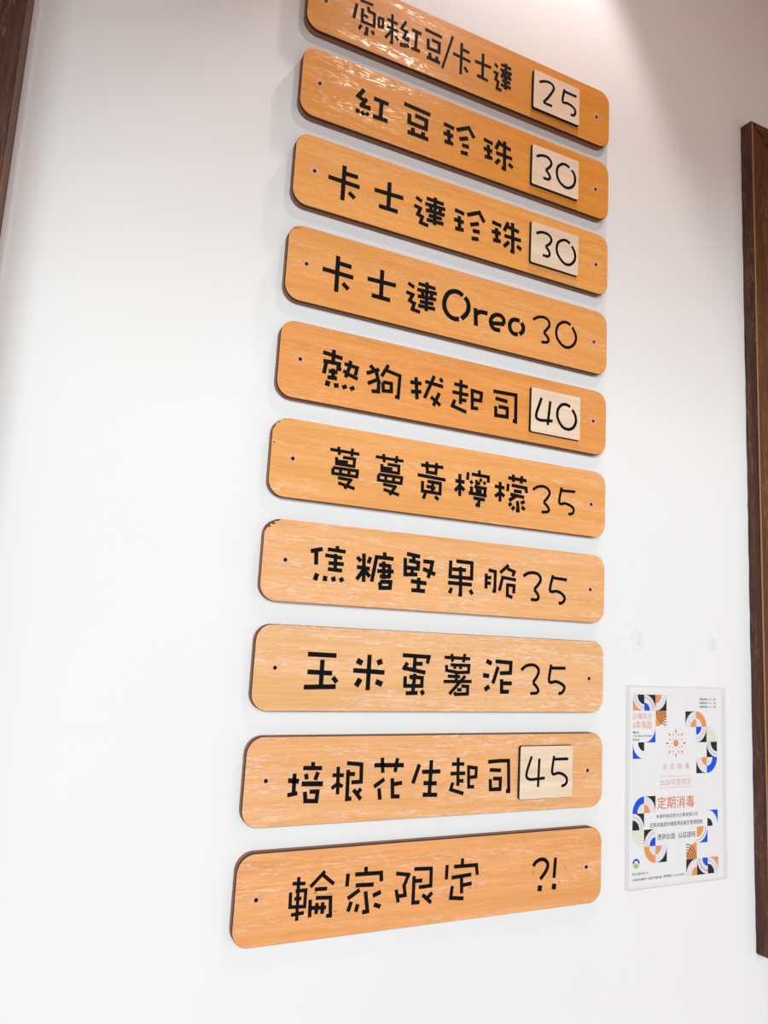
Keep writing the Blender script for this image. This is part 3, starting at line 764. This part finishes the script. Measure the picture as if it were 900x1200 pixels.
cell(113, 49, 'bl', [('lines', .20, .065, 'n')])
cell(113, 28.4, 'br', [(Co, 1, 0, 'k'), (Rg, .56, .97, 'w'), (S, .52, 0, 'o')])
cell(133, 28.4, 'tr', [(Co, 1, 0, 'k'), (Rg, .56, .97, 'w'), (Rg, .78, .82, 'n'), (S, .52, 0, 'b')])
cell(153, 28.4, 'bl', [(Co, 1, 0, 'o'), (Rg, .64, .97, 'w'), (Rg, .80, .83, 'g'), (S, .60, 0, 'k')])
# sun emblem
sx, sz_ = gx(95), gz(175)
def petal(ang, ra, rb, w, key):
    a = math.radians(ang); d = Vector((math.cos(a), math.sin(a))); n = Vector((-d.y, d.x))
    c = Vector((sx, sz_))
    mid = c + d * (ra + (rb - ra) * .45)
    flat('printed_emblem', [[tuple(c + d * ra), tuple(mid + n * w), tuple(c + d * rb), tuple(mid - n * w)]], key)
flat('printed_emblem', [[(sx + .0044 * math.cos(k * math.pi / 10), sz_ + .0044 * math.sin(k * math.pi / 10)) for k in range(20)]], 'p')
flat('printed_emblem', [[(sx + .002 * math.cos(k * math.pi / 10), sz_ + .002 * math.sin(k * math.pi / 10)) for k in range(20)]], 'o')
for k in range(8):
    petal(45 * k + 90, .0125 if k % 2 else .0120, .0190, .0011 if k % 2 else .0013, 'c')
    petal(45 * k + 67.5, .0095, .0145, .0009, 'p')
    petal(45 * k + 90, .0062, .0088, .0006, 'c')
# round company mark
mx_, mz_ = gx(24.5), gz(30)
rr = []
for k in range(14):
    a, b2 = math.radians(-5 + 190 * k / 14), math.radians(-5 + 190 * (k + 1) / 14)
    rr.append([(mx_ + q * math.cos(w_), mz_ + q * 1.02 * math.sin(w_)) for q, w_ in ((.0058, a), (.0058, b2), (.0034, b2), (.0034, a))])
flat('printed_emblem', rr, 'b')
flat('printed_emblem', [[(mx_ - .0048, mz_ - .0018), (mx_ - .0020, mz_ - .0012), (mx_, mz_ + .0010), (mx_ + .0020, mz_ - .0012), (mx_ + .0048, mz_ - .0018), (mx_ + .0030, mz_ - .0048), (mx_, mz_ - .0058), (mx_ - .0030, mz_ - .0048)]], 'l')

def text(body, x0, x1, r0, r1, key, name='printed_text', bold=0.0):
    """lettering fitted to a box of the sheet (millimetre grid)"""
    cu = bpy.data.curves.new('text', 'FONT')
    cu.body = body
    cu.resolution_u = 2
    cu.offset = bold
    tmp = bpy.data.objects.new('text', cu)
    COL.objects.link(tmp)
    dg = bpy.context.evaluated_depsgraph_get()
    me = bpy.data.meshes.new_from_object(tmp.evaluated_get(dg))
    bpy.data.objects.remove(tmp)
    xs = [v.co.x for v in me.vertices]; ys = [v.co.y for v in me.vertices]
    X0, X1, Z0_, Z1_ = gx(x0), gx(x1), gz(r0), gz(r1)
    layer[0] += 1
    for v in me.vertices:
        v.co = Vector((X0 + (v.co.x - min(xs)) / (max(xs) - min(xs)) * (X1 - X0), YS - 0.00002, Z0_ + (v.co.y - min(ys)) / (max(ys) - min(ys)) * (Z1_ - Z0_)))
    me.materials.clear(); me.materials.append(PM[key])
    o = bpy.data.objects.new(name, me); COL.objects.link(o); o.parent = nr
    return o
text('白蟻防治', 18.5, 51, 206, 213.5, 'p', bold=-0.004)
text('6年保固', 18.5, 51, 194, 203.5, 'p')
text('Make', 18.5, 28.5, 188, 191, 's', bold=0.01)
text('The Environment', 18.5, 51.5, 183.6, 186.6, 's', bold=0.01)
text('Better', 18.5, 30, 179, 182, 's', bold=0.01)
text('環署病媒', 140, 155, 230.5, 233.5, 's', bold=0.008)
text('字第034-026', 156.5, 166, 230.8, 233, 's')
text('號', 168, 171.5, 230.5, 233.5, 's', bold=0.008)
text('環署病媒', 140, 155, 225.5, 228.5, 's', bold=0.008)
text('字第034-112', 156.5, 166, 225.8, 228, 's')
text('號', 168, 171.5, 225.5, 228.5, 's', bold=0.008)
text('環署病媒', 140, 155, 220.5, 223.5, 's', bold=0.008)
text('字第034-098', 156.5, 166, 220.8, 223, 's')
text('號', 168, 171.5, 220.5, 223.5, 's', bold=0.008)
for s_, a_ in (('光', 71), ('氏', 85), ('除', 98.5), ('蟲', 112.5)):
    text(s_, a_, a_ + 7, 142, 149.5, 'p')
text('2026年度限定', 66, 123, 122, 130, 'p', bold=-0.008)
flat('printed_rule', [[(gx(66), gz(133.6)), (gx(124), gz(133.6)), (gx(124), gz(133.2)), (gx(66), gz(133.2))]], 'p')
flat('printed_rule', [[(gx(66), gz(119.6)), (gx(124), gz(119.6)), (gx(124), gz(119.2)), (gx(66), gz(119.2))]], 'p')
text('定期消毒', 61, 129, 93, 108.5, 'c', bold=0.006)
text('本場所經由崇光企業有限公司', 59, 134.5, 82, 87, 's', bold=0.005)
text('定期消毒提供優質環境衛生管理服務', 48, 144, 71.5, 77, 's', bold=0.005)
text('憑發此證', 61, 93, 55.5, 63, 's', bold=0.004)
text('以茲證明', 99, 130, 55.5, 63, 's', bold=0.004)
text('崇光企業有限公司', 18, 45.5, 16.2, 19.2, 's', bold=0.008)
text('公司地址:高雄市三民區平等路98號', 18, 69, 9.3, 12.5, 's', bold=0.012)
text('服務電話', 72, 86, 9.6, 12.8, 's', bold=0.012)
text('07-224-2858', 88, 109.5, 9.8, 12.2, 's', bold=0.004)

# ------------------------------------------------------------------ traces of old stickers on the wall
def residue_material():
    mt, N, L, B = new_mat('old adhesive film')
    tc = N.new('ShaderNodeTexCoord')
    nz = stretched_noise(N, L, tc.outputs['Object'], None, (120, 120, 260), 3, 0.6, 0.5)
    B.inputs['Base Color'].default_value = (0.60, 0.62, 0.68, 1)
    B.inputs['Roughness'].default_value = 0.4
    L.new(math_node(N, L, 'MULTIPLY', ramp(N, L, nz, 0.38, 0.62), 0.13), B.inputs['Alpha'])
    return mt
M['residue'] = residue_material()
def blob(x, z, rx, rz, label):
    bm = bmesh.new()
    ring = [(rx * (0.8 + .3 * rnd.random()) * math.cos(k * math.pi / 9), rz * (0.8 + .3 * rnd.random()) * math.sin(k * math.pi / 9)) for k in range(18)]
    prism(bm, ring, -0.00005, -0.0002)
    return tag(mesh_obj('sticker_residue', bm, M['residue'], None, (x, 0, z)), label, 'mark')
blob(0.5175, 1.512, 0.013, 0.015, 'round grey film left by an old sticker, nearer the boards')
blob(0.6540, 1.512, 0.010, 0.011, 'faint smaller grey film left by an old sticker, nearer the dark frame')
